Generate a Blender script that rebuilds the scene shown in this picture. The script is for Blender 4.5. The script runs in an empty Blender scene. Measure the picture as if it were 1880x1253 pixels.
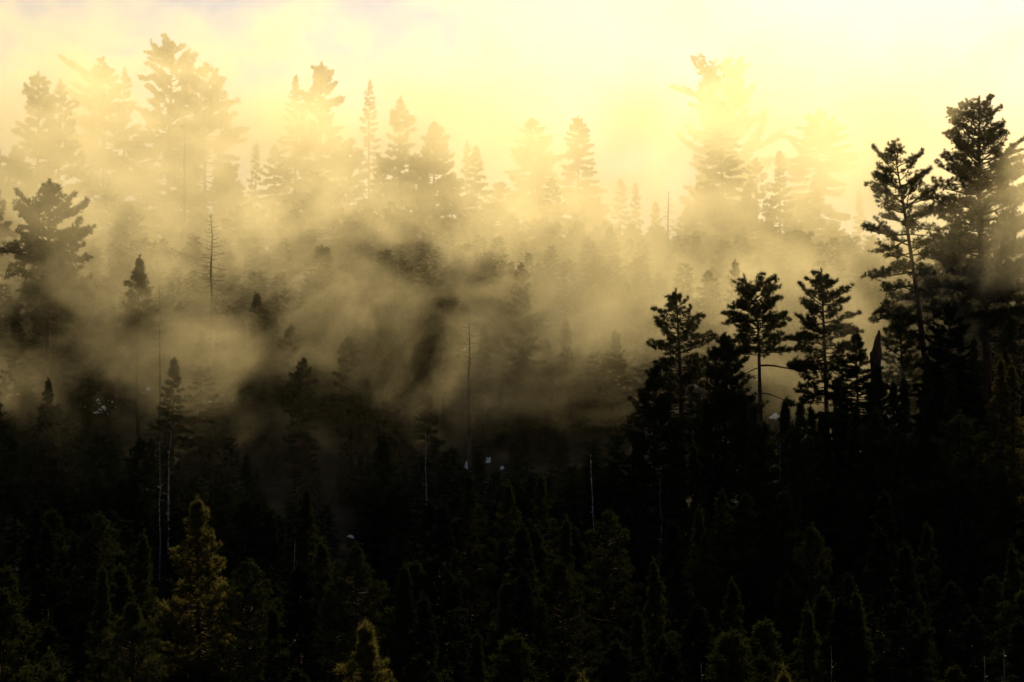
import bpy, math, random
import numpy as np

# ------------------------------------------------------------------ camera, sky, sun, exposure
S = bpy.context.scene
FPX = 1880 * 85 / 36.0                      # focal length in photo pixels
PITCH = math.atan((1000 - 626.5) / FPX)     # the horizon lies low in the picture
cam_d = bpy.data.cameras.new('camera'); cam_d.lens = 85; cam_d.sensor_width = 36
cam_d.clip_end = 8000; cam_d.clip_start = 0.5
cam = bpy.data.objects.new('camera', cam_d); S.collection.objects.link(cam)
cam.location = (0, 0, 0); cam.rotation_euler = (math.pi / 2 + PITCH, 0, 0)
S.camera = cam
S.view_settings.view_transform = 'Standard'; S.view_settings.look = 'None'
S.view_settings.exposure = 0.46; S.view_settings.gamma = 1.0

SUN_EL, SUN_AZ = math.radians(34), math.radians(18)     # azimuth measured from +Y (view) towards +X (right)
w = bpy.data.worlds.new('World'); S.world = w; w.use_nodes = True
nt = w.node_tree; nt.nodes.clear()
wo = nt.nodes.new('ShaderNodeOutputWorld'); bg = nt.nodes.new('ShaderNodeBackground')
sky = nt.nodes.new('ShaderNodeTexSky'); sky.sky_type = 'NISHITA'; sky.sun_disc = False
sky.sun_elevation = SUN_EL; sky.sun_rotation = SUN_AZ
sky.air_density = 1.0; sky.dust_density = 6.0; sky.ozone_density = 1.0; sky.altitude = 1500
tint = nt.nodes.new('ShaderNodeMix'); tint.data_type = 'RGBA'; tint.blend_type = 'MULTIPLY'
tint.inputs[0].default_value = 1.0; tint.inputs[7].default_value = (1.0, 0.965, 0.96, 1)   # warm white balance
nt.links.new(sky.outputs[0], tint.inputs[6]); nt.links.new(tint.outputs[2], bg.inputs[0])
bg.inputs[1].default_value = 0.05
nt.links.new(bg.outputs[0], wo.inputs[0])

sd = bpy.data.lights.new('sun', 'SUN'); sd.energy = 5.0; sd.angle = math.radians(0.5); sd.color = (1.0, 0.81, 0.45)
sun = bpy.data.objects.new('sun', sd); S.collection.objects.link(sun)
sun.rotation_euler = (-(math.pi / 2 - SUN_EL), 0, -SUN_AZ)

cy = S.cycles
cy.use_denoising = True
try: cy.denoiser = 'OPENIMAGEDENOISE'
except Exception: pass
cy.max_bounces = 3; cy.diffuse_bounces = 1; cy.glossy_bounces = 1; cy.transmission_bounces = 2; cy.volume_bounces = 0
cy.transparent_max_bounces = 4
cy.volume_step_rate = 0.7; cy.volume_max_steps = 256
cy.use_adaptive_sampling = True; cy.adaptive_threshold = 0.03
cy.use_fast_gi = False

# ------------------------------------------------------------------ helpers
def P(px, py, Y):
    """photo pixel -> world point on the plane at distance Y"""
    dx = (px - 940) / FPX; dy = (626.5 - py) / FPX
    c, s = math.cos(PITCH), math.sin(PITCH)
    d = np.array([dx, c - dy * s, s + dy * c])
    return d * (Y / d[1])

PROF = [(-1500, 330), (-700, 190), (-300, 90), (-120, 22), (-30, 0), (0, -1.7), (25, -5), (60, -13), (120, -26), (170, -29), (220, -23),  # rows behind the camera: unseen hill added to block low sky light
        (260, -9), (300, 7), (335, 24), (380, 39), (430, 50), (480, 55), (550, 57), (620, 35), (760, -20), (1000, -70), (3200, -90)]
_py = np.array([p[0] for p in PROF], float); _pz = np.array([p[1] for p in PROF], float)
def ground(x, y):
    z = np.interp(y, _py, _pz)
    a = np.clip((np.asarray(y, float) - 20) / 100, 0, 1)
    z = z + a * (1.6 * np.sin(x * 0.045 + y * 0.021) + 0.9 * np.sin(x * 0.11 - y * 0.07 + 1.3) + 0.35 * np.sin(x * 0.31 + y * 0.27))
    r = np.clip((np.asarray(x, float) - 85) / 120, 0, 1) * np.clip((np.asarray(y, float) - 250) / 120, 0, 1)
    return z + 22 * r * r

RY = lambda Y: Y if Y < 335 else 335 + (Y - 335) * 2.2     # the ridge stands well back from the near slope

class Geo:
    def __init__(self): self.v = []; self.f3 = []; self.f4 = []; self.n = 0; self.m3 = []; self.m4 = []
    def add(self, v, tris=None, quads=None, mat=0):
        v = np.asarray(v, float).reshape(-1, 3)
        if tris is not None and len(tris):
            self.f3.append(np.asarray(tris) + self.n); self.m3.append(np.full(len(tris), mat))
        if quads is not None and len(quads):
            self.f4.append(np.asarray(quads) + self.n); self.m4.append(np.full(len(quads), mat))
        self.v.append(v); self.n += len(v)
    def tube(self, pts, rad, sides=5, mat=0, cap=False):
        pts = np.asarray(pts, float); k = len(pts); rad = np.asarray(rad, float)
        t = np.gradient(pts, axis=0); t /= np.linalg.norm(t, axis=1)[:, None] + 1e-9
        ref = np.array([0.13, 0.21, 1.0]) if abs(t[:, 2]).mean() < 0.8 else np.array([1.0, 0.11, 0.05])
        a = np.cross(t, ref); a /= np.linalg.norm(a, axis=1)[:, None] + 1e-9
        b = np.cross(t, a)
        th = np.arange(sides) * 2 * math.pi / sides
        ring = (np.cos(th)[None, :, None] * a[:, None, :] + np.sin(th)[None, :, None] * b[:, None, :]) * rad[:, None, None] + pts[:, None, :]
        i = np.arange(k - 1)[:, None] * sides; j = np.arange(sides)[None, :]; j2 = (j + 1) % sides
        q = np.stack([i + j, i + j2, i + sides + j2, i + sides + j], -1).reshape(-1, 4)
        self.add(ring.reshape(-1, 3), quads=q, mat=mat)
    def blades(self, c, d, rng, n=14, L=0.32, W=0.05, spread=1.0, mat=0):
        """c: (N,3) tuft centres, d: (N,3) tuft axes; n needles (thin triangles) burst from each"""
        N = len(c)
        if not N: return
        r = rng.normal(size=(N, n, 3)); r /= np.linalg.norm(r, axis=2)[:, :, None]
        dd = d[:, None, :] + r * spread; dd /= np.linalg.norm(dd, axis=2)[:, :, None] + 1e-9
        ll = L * (0.65 + 0.55 * rng.random((N, n, 1)))
        o = c[:, None, :] + r * L * 0.12
        side = np.cross(dd, rng.normal(size=(N, n, 3))); side /= np.linalg.norm(side, axis=2)[:, :, None] + 1e-9
        p0 = o + side * W * 0.5; p1 = o - side * W * 0.5; p2 = o + dd * ll
        v = np.stack([p0, p1, p2], 2).reshape(-1, 3)
        self.add(v, tris=np.arange(N * n * 3).reshape(-1, 3), mat=mat)
    def mesh(self, name, mats, smooth=False):
        me = bpy.data.meshes.new(name)
        v = np.concatenate(self.v) if self.v else np.zeros((0, 3))
        f3 = np.concatenate(self.f3) if self.f3 else np.zeros((0, 3), int)
        f4 = np.concatenate(self.f4) if self.f4 else np.zeros((0, 4), int)
        mi = np.concatenate(self.m3 + self.m4) if (self.m3 or self.m4) else np.zeros(0, int)
        me.vertices.add(len(v)); me.vertices.foreach_set('co', v.astype(np.float32).ravel())
        loops = np.concatenate([f3.ravel(), f4.ravel()]).astype(np.int32)
        me.loops.add(len(loops)); me.loops.foreach_set('vertex_index', loops)
        st = np.concatenate([np.arange(len(f3)) * 3, len(f3) * 3 + np.arange(len(f4)) * 4]).astype(np.int32)
        me.polygons.add(len(st)); me.polygons.foreach_set('loop_start', st)
        me.polygons.foreach_set('material_index', mi.astype(np.int32))
        if smooth: me.polygons.foreach_set('use_smooth', np.ones(len(st), bool))
        for m in mats: me.materials.append(m)
        me.update(calc_edges=True)
        return me

def mat_new(name):
    m = bpy.data.materials.new(name); m.use_nodes = True
    return m, m.node_tree, m.node_tree.nodes['Principled BSDF']

def noise_mat(name, c1, c2, scale, rough=0.8, detail=4, transl=None, bump=0, stretch=None, rnd=0.0):
    m, t, b = mat_new(name)
    tc = t.nodes.new('ShaderNodeTexCoord'); mp = t.nodes.new('ShaderNodeMapping'); nz = t.nodes.new('ShaderNodeTexNoise')
    if stretch: mp.inputs['Scale'].default_value = stretch
    t.links.new(tc.outputs['Object'], mp.inputs[0]); t.links.new(mp.outputs[0], nz.inputs[0])
    nz.inputs['Scale'].default_value = scale; nz.inputs['Detail'].default_value = detail
    rp = t.nodes.new('ShaderNodeValToRGB'); rp.color_ramp.elements[0].position = 0.35; rp.color_ramp.elements[1].position = 0.68
    rp.color_ramp.elements[0].color = (*c1, 1); rp.color_ramp.elements[1].color = (*c2, 1)
    t.links.new(nz.outputs[0], rp.inputs[0])
    col = rp.outputs[0]
    if rnd:
        oi = t.nodes.new('ShaderNodeObjectInfo'); hs = t.nodes.new('ShaderNodeHueSaturation')
        mr = t.nodes.new('ShaderNodeMapRange'); mr.inputs[3].default_value = 1 - rnd; mr.inputs[4].default_value = 1 + rnd
        t.links.new(oi.outputs['Random'], mr.inputs[0]); t.links.new(mr.outputs[0], hs.inputs['Value'])
        t.links.new(col, hs.inputs['Color']); col = hs.outputs[0]
    t.links.new(col, b.inputs['Base Color']); b.inputs['Roughness'].default_value = rough
    b.inputs['Specular IOR Level'].default_value = 0.0 if transl else 0.15
    if bump:
        bp = t.nodes.new('ShaderNodeBump'); bp.inputs['Strength'].default_value = bump; bp.inputs['Distance'].default_value = 0.1
        t.links.new(nz.outputs[0], bp.inputs['Height']); t.links.new(bp.outputs[0], b.inputs['Normal'])
    if transl:
        tr = t.nodes.new('ShaderNodeBsdfTranslucent'); mx = t.nodes.new('ShaderNodeMixShader')
        t.links.new(col, tr.inputs[0]); mx.inputs[0].default_value = transl
        out = t.nodes['Material Output']
        t.links.new(b.outputs[0], mx.inputs[1]); t.links.new(tr.outputs[0], mx.inputs[2]); t.links.new(mx.outputs[0], out.inputs[0])
    return m

M = {}
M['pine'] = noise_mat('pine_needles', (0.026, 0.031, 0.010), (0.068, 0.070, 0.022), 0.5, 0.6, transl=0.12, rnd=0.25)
M['gold'] = noise_mat('sunlit_tint_pine_needles', (0.055, 0.053, 0.014), (0.13, 0.105, 0.032), 0.6, 0.55, transl=0.4, rnd=0.15)  # brighter copy of the pine needles, sunlight put into the colour
M['fir'] = noise_mat('fir_needles', (0.012, 0.018, 0.008), (0.032, 0.040, 0.017), 0.6, 0.7, transl=0.1, rnd=0.3)
M['bark'] = noise_mat('bark', (0.03, 0.016, 0.010), (0.10, 0.05, 0.03), 3.0, 0.9, bump=0.6, stretch=(1, 1, 0.25))
M['dead'] = noise_mat('weathered_deadwood', (0.05, 0.035, 0.022), (0.15, 0.105, 0.07), 2.5, 0.85, bump=0.5, stretch=(1, 1, 0.3))
M['birch'] = noise_mat('pale_birch_bark', (0.03, 0.027, 0.022), (0.36, 0.33, 0.29), 1.4, 0.7, stretch=(0.6, 0.6, 2.0))
M['ground'] = noise_mat('forest_floor', (0.015, 0.013, 0.008), (0.04, 0.033, 0.02), 0.35, 0.95, detail=8, bump=0.8)
M['snow'] = noise_mat('old_snow', (0.70, 0.78, 0.86), (0.88, 0.92, 0.96), 2.0, 0.5, bump=0.4)

def link(o, parent=None):
    S.collection.objects.link(o)
    if parent is not None: o.parent = parent
    return o

# ------------------------------------------------------------------ trees
def interp_profile(prof, u):
    xs = [p[0] for p in prof]
    return np.interp(u, xs, [p[1] for p in prof]), np.interp(u, xs, [p[2] if len(p) > 2 else p[1] for p in prof])

def tree_meshes(seed, H, crown0=0.3, prof=((0, .5), (.15, 1), (1, 0)), W=4.0, limbs=60, style='pine', tuft=0.34, nb=12, bw=0.055,
                dens=1.0, lean=0.0, trunk_r=None, mats=('pine', 'bark'), path=None, extra=(), bare=0.0, stubs=0, up=None, depth=1.0, twin=None):
    """One tree at the origin: returns (trunk mesh, crown mesh). prof rows are (height in crown 0..1, half width left, half width right)."""
    rng = np.random.default_rng(seed); R = random.Random(seed)
    r0 = trunk_r or (0.011 * H + 0.05)
    nk = 14
    zz = np.linspace(0, 1, nk)
    if path is None:
        wob = np.cumsum(rng.normal(size=(nk, 2)) * H * 0.0018, axis=0)
        tp = np.stack([lean * H * zz + wob[:, 0], wob[:, 1], zz * H], 1)
        tp[:, 0] -= tp[0, 0]; tp[:, 1] -= tp[0, 1]
    else:
        pz = [p[0] for p in path]
        tp = np.stack([np.interp(zz, pz, [p[1] for p in path]), np.zeros(nk), zz * H], 1)
    def at(u):
        return np.array([np.interp(u, zz, tp[:, i]) for i in range(3)])
    rad = lambda u: r0 * (1.0 - 0.93 * np.clip(u, 0, 1)) ** 0.85 * (1 + 0.35 * np.exp(-u * 40))
    T = Geo(); C = Geo()
    rr = np.array([rad(u) for u in zz]); rr[-1] = 0.03
    tz = np.linspace(-0.03, 1, 28)
    T.tube(np.array([at(max(u, 0)) + (np.array([0, 0, u * H]) if u < 0 else 0) for u in tz]),
           np.array([rad(max(u, 0)) for u in tz]) * (1 + 0.06 * rng.normal(size=28)), 9)
    tc, td = [], []
    def limb(u, az, L, el, upc, bare_to=0.25, thick=1.0, dn=1.0):
        o = at(u); n = 7
        pts = [o]; a = az; e = el; st = L / (n - 1)
        for k in range(n - 1):
            pts.append(pts[-1] + st * np.array([math.cos(a) * math.cos(e), math.sin(a) * math.cos(e), math.sin(e)]))
            a += R.gauss(0, 0.13); e += upc / (n - 1) + R.gauss(0, 0.10)
        pts = np.array(pts)
        rb = thick * max(0.035, 0.018 * L + 0.02); rb = min(rb, rad(u) * 0.7 + 0.02)
        C.tube(pts, rb * np.linspace(1, 0.3, n), 5, mat=1)
        ns = max(4, int(L * (3.2 if style == 'pine' else 3.6) * dens * dn))
        for i in range(ns):
            t = bare_to + (1 - bare_to) * (i + R.random()) / ns
            k = min(int(t * (n - 1)), n - 2); fr = t * (n - 1) - k
            p = pts[k] * (1 - fr) + pts[k + 1] * fr
            dr = pts[k + 1] - pts[k]; dr /= np.linalg.norm(dr)
            sd_ = np.cross(dr, [0, 0, 1.0]); sd_ /= np.linalg.norm(sd_) + 1e-9
            s = 1 if i % 2 else -1
            if style == 'pine':
                l = (0.22 * L + 0.45 * min(1, L / 2.2)) * (1.15 - 0.75 * t) * R.uniform(0.5, 1.3)
                dv = dr * R.uniform(0.5, 1.0) + sd_ * s * R.uniform(0.3, 1.0) + np.array([0, 0, R.uniform(-0.15, 0.55)])
                dv /= np.linalg.norm(dv)
                q = p + dv * l * 0.55 + np.array([0, 0, -0.03 * l]); e2 = p + dv * l + np.array([0, 0, 0.10 * l])
                C.tube([p, q, e2], [0.025 + .006 * l, 0.02, 0.012], 3, mat=1)
                m = max(3, int(l * 4.2))
                for j in range(m):
                    f = 0.35 + 0.65 * (j + 1) / m
                    c = p + (e2 - p) * f + rng.normal(size=3) * 0.13 * (0.5 + l * 0.35)
                    tc.append(c); td.append(dv * 0.7 + np.array([0, 0, 0.35]))
            else:
                l = (0.30 * L + 0.25 * min(1, L / 2)) * (1.2 - 0.85 * t) * R.uniform(0.6, 1.2)
                dv = dr * R.uniform(0.6, 1.0) + sd_ * s * R.uniform(0.6, 1.0) + np.array([0, 0, R.uniform(-0.28, 0.05)])
                dv /= np.linalg.norm(dv)
                m = max(2, int(l * 3.6))
                for j in range(m):
                    f = (j + 0.6) / m
                    c = p + dv * l * f + np.array([0, 0, -0.10 * l * f * f])
                    tc.append(c); td.append(dv * 0.8 + sd_ * s * 0.2)
        tc.append(pts[-1]); td.append(pts[-1] - pts[-2])
        if style != 'pine':
            for t in np.linspace(0.3, 1, max(3, int(L * 3))):
                k = min(int(t * (n - 1)), n - 2); fr = t * (n - 1) - k
                tc.append(pts[k] * (1 - fr) + pts[k + 1] * fr); td.append(dr)
    ga = 2.399963; wv = (0.0 if depth == .99 else 0.16 if style == 'pine' else 0.10, 14 + seed % 13, seed % 7)
    for i in range(limbs):
        v = (i + R.random() * 0.9) / limbs
        cu = v ** (0.92 if style == 'pine' else 1.0)
        u = crown0 + ((0.975 if style == 'pine' else 0.985) - crown0) * cu
        az = i * ga + R.gauss(0, 0.35)
        wl, wr = interp_profile(prof, cu)
        c = math.cos(az); side = wr if c > 0 else wl
        Lm = W * (side * c * c + depth * 0.5 * (wl + wr) * (1 - c * c)) * (R.uniform(0.55, 1.12) if style == 'pine' else R.uniform(0.68, 1.1))
        Lm = max(Lm * (1 + wv[0] * math.sin(cu * wv[1] + wv[2])), 0.12)
        if R.random() < bare and cu < 0.35:
            C.tube(np.array([at(u), at(u) + Lm * 0.5 * np.array([c, math.sin(az), -0.05]), at(u) + Lm * 0.8 * np.array([c, math.sin(az), 0.02])]),
                   [0.06, 0.04, 0.015], 4, mat=1); continue
        if style == 'pine':
            el = -0.15 + 0.6 * cu ** 1.5 + R.gauss(0, 0.16); upc = 0.45 if up is None else up
        elif style == 'young':
            el = 0.1 + 0.7 * cu; upc = 0.9
        else:
            el = -0.28 + 0.75 * cu ** 2 + R.gauss(0, 0.07); upc = 0.22 if up is None else up
        limb(u, az, Lm, el, upc, bare_to=(0.22 if Lm > 1.5 else 0.05))
    for (u, sgn, L, el, upc, bt, th) in extra:
        az = (0.0 if sgn > 0 else math.pi) + R.uniform(-0.35, 0.35)
        limb(u, az, L, el, upc, bare_to=bt, thick=th, dn=1.0 if bt < .9 else .3)
    for i in range(stubs):
        u = R.uniform(crown0 * 0.45, crown0 * 1.02); az = R.uniform(0, 2 * math.pi); l = R.uniform(0.5, 1.6)
        o = at(u); d = np.array([math.cos(az), math.sin(az), R.uniform(-.2, .25)])
        C.tube([o, o + d * l * .6, o + d * l + np.array([0, 0, .1])], [0.05, 0.035, 0.012], 4, mat=1)
    top = at(1.0)
    for k in range(12):
        tc.append(top - np.array([rng.normal() * .05 * k, rng.normal() * .05 * k, 0.25 * k])); td.append(np.array([0, 0, 1.0]))
    tc = np.array(tc); td = np.array(td); td /= np.linalg.norm(td, axis=1)[:, None] + 1e-9
    if style == 'fir':
        C.blades(tc, td, rng, nb, tuft, bw, 0.75)
    else:
        C.blades(tc, td, rng, nb, tuft, bw, 1.1 if style == 'pine' else 0.9)
    return T.mesh('trunk', [M[mats[1]]], True), C.mesh('crown', [M[mats[0]], M[mats[1]]])

def snag_meshes(seed, H, r0=0.22, br=40, brL=2.2, top_frac=0.5, droop=0.5, mat='dead', lean=0.0, taper=0.9, fine=True):
    rng = np.random.default_rng(seed); R = random.Random(seed)
    n = 20; z = np.linspace(0, 1, n); wob = np.cumsum(rng.normal(size=(n, 2)) * H * 0.0026, axis=0); lean = lean + R.uniform(-.018, .018); wob -= wob[0]
    tp = np.stack([lean * H * z + wob[:, 0], wob[:, 1], z * H], 1)
    T = Geo(); T.tube(np.vstack([tp[0] - [0, 0, .8], tp]), np.concatenate([[r0 * 1.2], np.maximum(r0 * (1 - taper * z), 0.025) * (1 + .07 * rng.normal(size=n))]), 7)
    if not br: return T.mesh('trunk', [M[mat]], True), None
    B = Geo()
    for i in range(br):
        u = 1 - (1 - top_frac) * 0 - (i + R.random()) / br * (1 - top_frac) - 0.01
        c = (1 - u) / (1 - top_frac); L = brL * (0.12 + 0.88 * c ** 0.7) * R.uniform(0.5, 1.15)
        az = i * 2.4 + R.gauss(0, .4); o = np.array([np.interp(u, z, tp[:, k]) for k in range(3)])
        e = 0.15 - droop * c; pts = [o]
        for k in range(5):
            pts.append(pts[-1] + L / 5 * np.array([math.cos(az) * math.cos(e), math.sin(az) * math.cos(e), math.sin(e)])); e += 0.28 * droop + R.gauss(0, .12)
        B.tube(pts, np.linspace(0.045, 0.015, 6), 4)
        if fine:
            for k in (2, 3, 4):
                d = rng.normal(size=3); d[2] = -abs(d[2]) * .5; d /= np.linalg.norm(d)
                B.tube([pts[k], pts[k] + d * L * .16], [0.018, 0.010], 3)
    return T.mesh('trunk', [M[mat]], True), B.mesh('crown', [M[mat]], True)

COUNT = [0]
def plant(name, label, cat, group, loc, meshes, rz=0.0, sc=(1, 1, 1), part2='crown'):
    e = bpy.data.objects.new(name, None); link(e); e.location = loc; e.rotation_euler = (0, 0, rz); e.scale = sc
    e.empty_display_size = 0.5
    e['label'] = label; e['category'] = cat
    if group: e['group'] = group
    link(bpy.data.objects.new('trunk', meshes[0]), e)
    if meshes[1] is not None: link(bpy.data.objects.new(part2, meshes[1]), e)
    COUNT[0] += 1
    return e

def base_at(px, top_py, Y, sink=0.3):
    p = P(px, top_py, Y); g = float(ground(p[0], Y)) - sink
    return (p[0], Y, g), p[2] - g

CONE = ((0, .75), (.12, 1), (.5, .62), (.8, .3), (1, .04))
ROUND = ((0, .55), (.2, 1), (.55, .95), (.82, .65), (1, .15))
FLAT = ((0, .5), (.3, .9), (.7, 1.0), (.92, .85), (1, .4))
COL = ((0, .7), (.2, 1), (.6, .8), (.85, .5), (1, .06))
M2 = lambda px, Y: px / FPX * Y          # photo pixels -> metres at distance Y

def named(name, label, cat, px, top, Y, halfpx, crown_bot=None, group=None, seed=None, **kw):
    Y = RY(Y)
    loc, H = base_at(px, top, Y)
    c0 = 0.15
    if crown_bot is not None:
        zb = P(px, crown_bot, Y)[2]; c0 = max(0.05, (zb - loc[2]) / H)
    kw.setdefault('W', M2(halfpx, Y)); sd_ = seed if seed is not None else int(px * 7 + top)
    return plant(name, label, cat, group, loc, tree_meshes(sd_, H, crown0=c0, **kw))

# ------------------------------------------------------------------ terrain
def terrain():
    xs = np.unique(np.concatenate([np.linspace(-1600, -220, 12), np.linspace(-200, 200, 90), np.linspace(220, 1600, 12)]))
    ys = np.unique(np.concatenate([np.linspace(-1500, -60, 14), np.linspace(-40, 660, 150), np.linspace(700, 3200, 14)]))
    X, Y = np.meshgrid(xs, ys); Z = ground(X, Y)
    rng = np.random.default_rng(3); Z = Z + rng.normal(size=Z.shape) * 0.15 * (abs(X) < 190) * (Y > 60)
    g = Geo(); nx, ny = len(xs), len(ys)
    i = np.arange(ny - 1)[:, None] * nx; j = np.arange(nx - 1)[None, :]
    q = np.stack([i + j, i + j + 1, i + nx + j + 1, i + nx + j], -1).reshape(-1, 4)
    g.add(np.stack([X, Y, Z], -1), quads=q)
    o = link(bpy.data.objects.new('ground', g.mesh('ground', [M['ground']], True))); o['kind'] = 'structure'
terrain()

#@@TREES
# ------------------------------------------------------------------ ridge trees in the bright mist
RG = 'misty trees along the ridge'
def ridge(label, px, top, Y, half, bot, prof=CONE, style='fir', limbs=55, name=None, **kw):
    kw.setdefault('tuft', 0.58); kw.setdefault('nb', 15); kw.setdefault('bw', 0.12); half *= 1.2; bot = max(bot + 25, 455) if kw.get('trunk_r') is None else bot + 30; limbs = int(limbs * 1.3)
    return named(name or ('fir_tree' if style == 'fir' else 'pine_tree'), label, 'tree', px, top, Y, half, bot, group=RG,
                 prof=prof, style=style, limbs=limbs, mats=(('fir' if style == 'fir' else 'pine'), 'bark'), **kw)

ridge('tall pointed golden pine at the far left of the ridge, nearest the frame edge', 70, 134, 385, 52, 420, ROUND, 'pine', 70)
ridge('slightly shorter pine with a ragged narrow top, tight against the far left golden pine', 112, 148, 388, 48, 430, COL, 'pine', 60)
ridge('pale broad pine with a flat shelf of branches on its left side', 196, 124, 412, 72, 420, ((0, .6), (.3, .9, .8), (.8, 1, .6), (.95, .95, .3), (1, .3, .1)), 'pine', 70)
ridge('pale narrow pine squeezed against the flat-shelved pine, just right of its top', 228, 126, 414, 42, 420, COL, 'pine', 48)
ridge('tallest pale pine on the left ridge, dome top and long straight visible trunk', 312, 78, 405, 74, 380, ((0, .7), (.3, 1), (.6, .85), (.85, .62), (.95, .42), (1, .2)), 'pine', 75, trunk_r=0.65)
ridge('dense pine whose long limbs reach right over the gap, beside the tallest dome-topped pine', 380, 118, 402, 68, 440, ((0, .85), (.3, .8, 1), (.62, .7, .95), (.78, .5, .9), (.9, .5, .5), (1, .12)), 'pine', 80)
ridge('thin feathery fir at the left rim of the twin-peaked clump', 470, 262, 405, 26, 440, CONE, 'fir', 36)
ridge('left peak of the pale twin-peaked clump, narrow pointed fir', 543, 140, 400, 56, 440, CONE, 'fir', 75)
ridge('right peak of the pale twin-peaked clump, taller pine with shelf limbs reaching right', 588, 116, 398, 58, 430, ((0, .9), (.3, .8, 1), (.55, .6, .9), (.8, .62), (.95, .42), (1, .1)), 'pine', 85)
ridge('pale steeple-shaped fir standing alone right of the twin peaks', 676, 150, 410, 38, 400, CONE, 'fir', 60)
ridge('golden fir with a blunt top just right of the pale steeple fir', 733, 179, 388, 42, 430, COL, 'pine', 70)
ridge('dark gold pine with a rounded lumpy crown, in the middle of the ridge', 797, 226, 375, 54, 430, ROUND, 'pine', 85, W=4.4)
ridge('small pale fir top peeking over the shoulder of the round-crowned pine', 860, 262, 392, 24, 420, CONE, 'fir', 36)
ridge('small darker fir on the right slope below the round-crowned pine', 876, 270, 382, 34, 430, CONE, 'fir', 50)
ridge('pale dome-topped fir left of the two ghostly central firs', 976, 219, 408, 52, 430, ((0, .8), (.4, 1), (.75, .8), (.92, .45), (1, .1)), 'fir', 80)
ridge('ghostly fir with a square-shouldered slim top and darker right skirt', 1062, 216, 405, 46, 430, ((0, .9), (.35, 1), (.6, .65), (.9, .45), (1, .08)), 'fir', 80)
ridge('low pale fir at the left of the bright gap in the ridge', 1138, 330, 412, 28, 440, CONE, 'fir', 36)
ridge('low pale thin fir at the middle of the bright gap in the ridge', 1166, 338, 410, 17, 440, CONE, 'fir', 34)
ridge('tiny pale fir at the right side of the bright gap', 1204, 372, 410, 17, 440, CONE, 'fir', 26)
ridge('huge pale old pine with a wide rounded fan of bare upswept limbs', 1332, 118, 425, 88, 380, ((0, .6), (.25, .9), (.6, 1), (.85, .8), (.96, .5), (1, .2)), 'pine', 62, dens=0.7, trunk_r=0.7, up=0.7)
ridge('narrow dark gold spire fir in front of the huge pale old pine', 1326, 187, 392, 44, 430, ((0, 1), (.4, .9), (.7, .62), (.9, .35), (1, .18)), 'fir', 85)
ridge('pale fir leaning out at the left foot of the huge old pine', 1292, 300, 405, 42, 440, CONE, 'fir', 55)
ridge('pale old fir with long level limbs curling down at the tips, beside the sun glare', 1498, 200, 408, 66, 400, ((0, .6), (.3, .8), (.55, .9, 1), (.78, .85, .9), (.86, .5, .6), (.95, .3), (1, .06)), 'fir', 66, extra=((.9, 1, 4.0, .35, -.5, .3, 1), (.8, 1, 6.4, .1, 0.05, .2, 1), (.74, 1, 6.0, -.1, -.1, .2, 1), (.66, 1, 5.6, -.15, .0, .2, 1)))
ridge('small sparse pine with a visible stem, left of the gold fir before the curling-limbed one', 1388, 292, 390, 30, 400, ROUND, 'pine', 34, dens=.7)
ridge('small gold fir with broad low skirt, in front of the curling-limbed fir', 1432, 280, 385, 52, 460, ((0, 1), (.4, .8), (.6, .3), (1, .05)), 'fir', 55)
ridge('very faint fir low in the glare behind the leaning black pine', 1577, 352, 420, 22, 480, CONE, 'fir', 34)
ridge('pine cut by the left frame edge, level with the golden pine tops', -12, 252, 385, 34, 420, ROUND, 'pine', 50)
ridge('dark pine cut by the left frame edge, lower and nearer than the ridge trees', -22, 340, 345, 40, 480, ROUND, 'pine', 50)
# masses between them
for i, (px, top, Y, h) in enumerate([(30, 300, 392, 44), (150, 310, 395, 46), (255, 300, 400, 46), (350, 320, 398, 40), (420, 330, 405, 30),
        (505, 300, 398, 46), (640, 290, 396, 44), (700, 330, 390, 40), (760, 350, 385, 44), (830, 350, 385, 40), (920, 350, 395, 46),
        (1015, 340, 395, 40), (1085, 380, 392, 40), (1262, 395, 392, 40), (1300, 350, 388, 44), (1370, 360, 386, 46), (1470, 380, 392, 46), (1530, 420, 392, 40),
        (590, 360, 385, 50), (200, 350, 388, 50), (90, 380, 380, 50),
        (20, 390, 372, 50), (130, 400, 370, 50), (235, 385, 372, 50), (300, 395, 390, 40), (365, 405, 385, 40), (450, 390, 375, 46), (540, 400, 370, 50), (620, 400, 372, 50), (675, 395, 370, 44), (735, 400, 365, 50), (800, 410, 368, 46),
        (870, 400, 372, 46), (940, 410, 370, 46), (1000, 415, 368, 46), (1060, 420, 368, 40), (1110, 430, 380, 36), (1160, 425, 385, 36), (1210, 430, 385, 36), (1280, 440, 372, 46), (1340, 420, 370, 50), (1410, 420, 370, 50), (1460, 440, 368, 46), (1545, 470, 380, 50), (1600, 480, 385, 50), (1680, 460, 400, 50), (1760, 460, 400, 50), (1840, 460, 400, 50)]):
    ridge('shorter tree filling the mist below the tops of the ridge trees', px, top - (32 if i < 19 and px < 900 else 12), Y, h * 1.15, 520, CONE if i % 2 else COL, 'fir' if i % 3 else 'pine', 50)

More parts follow.
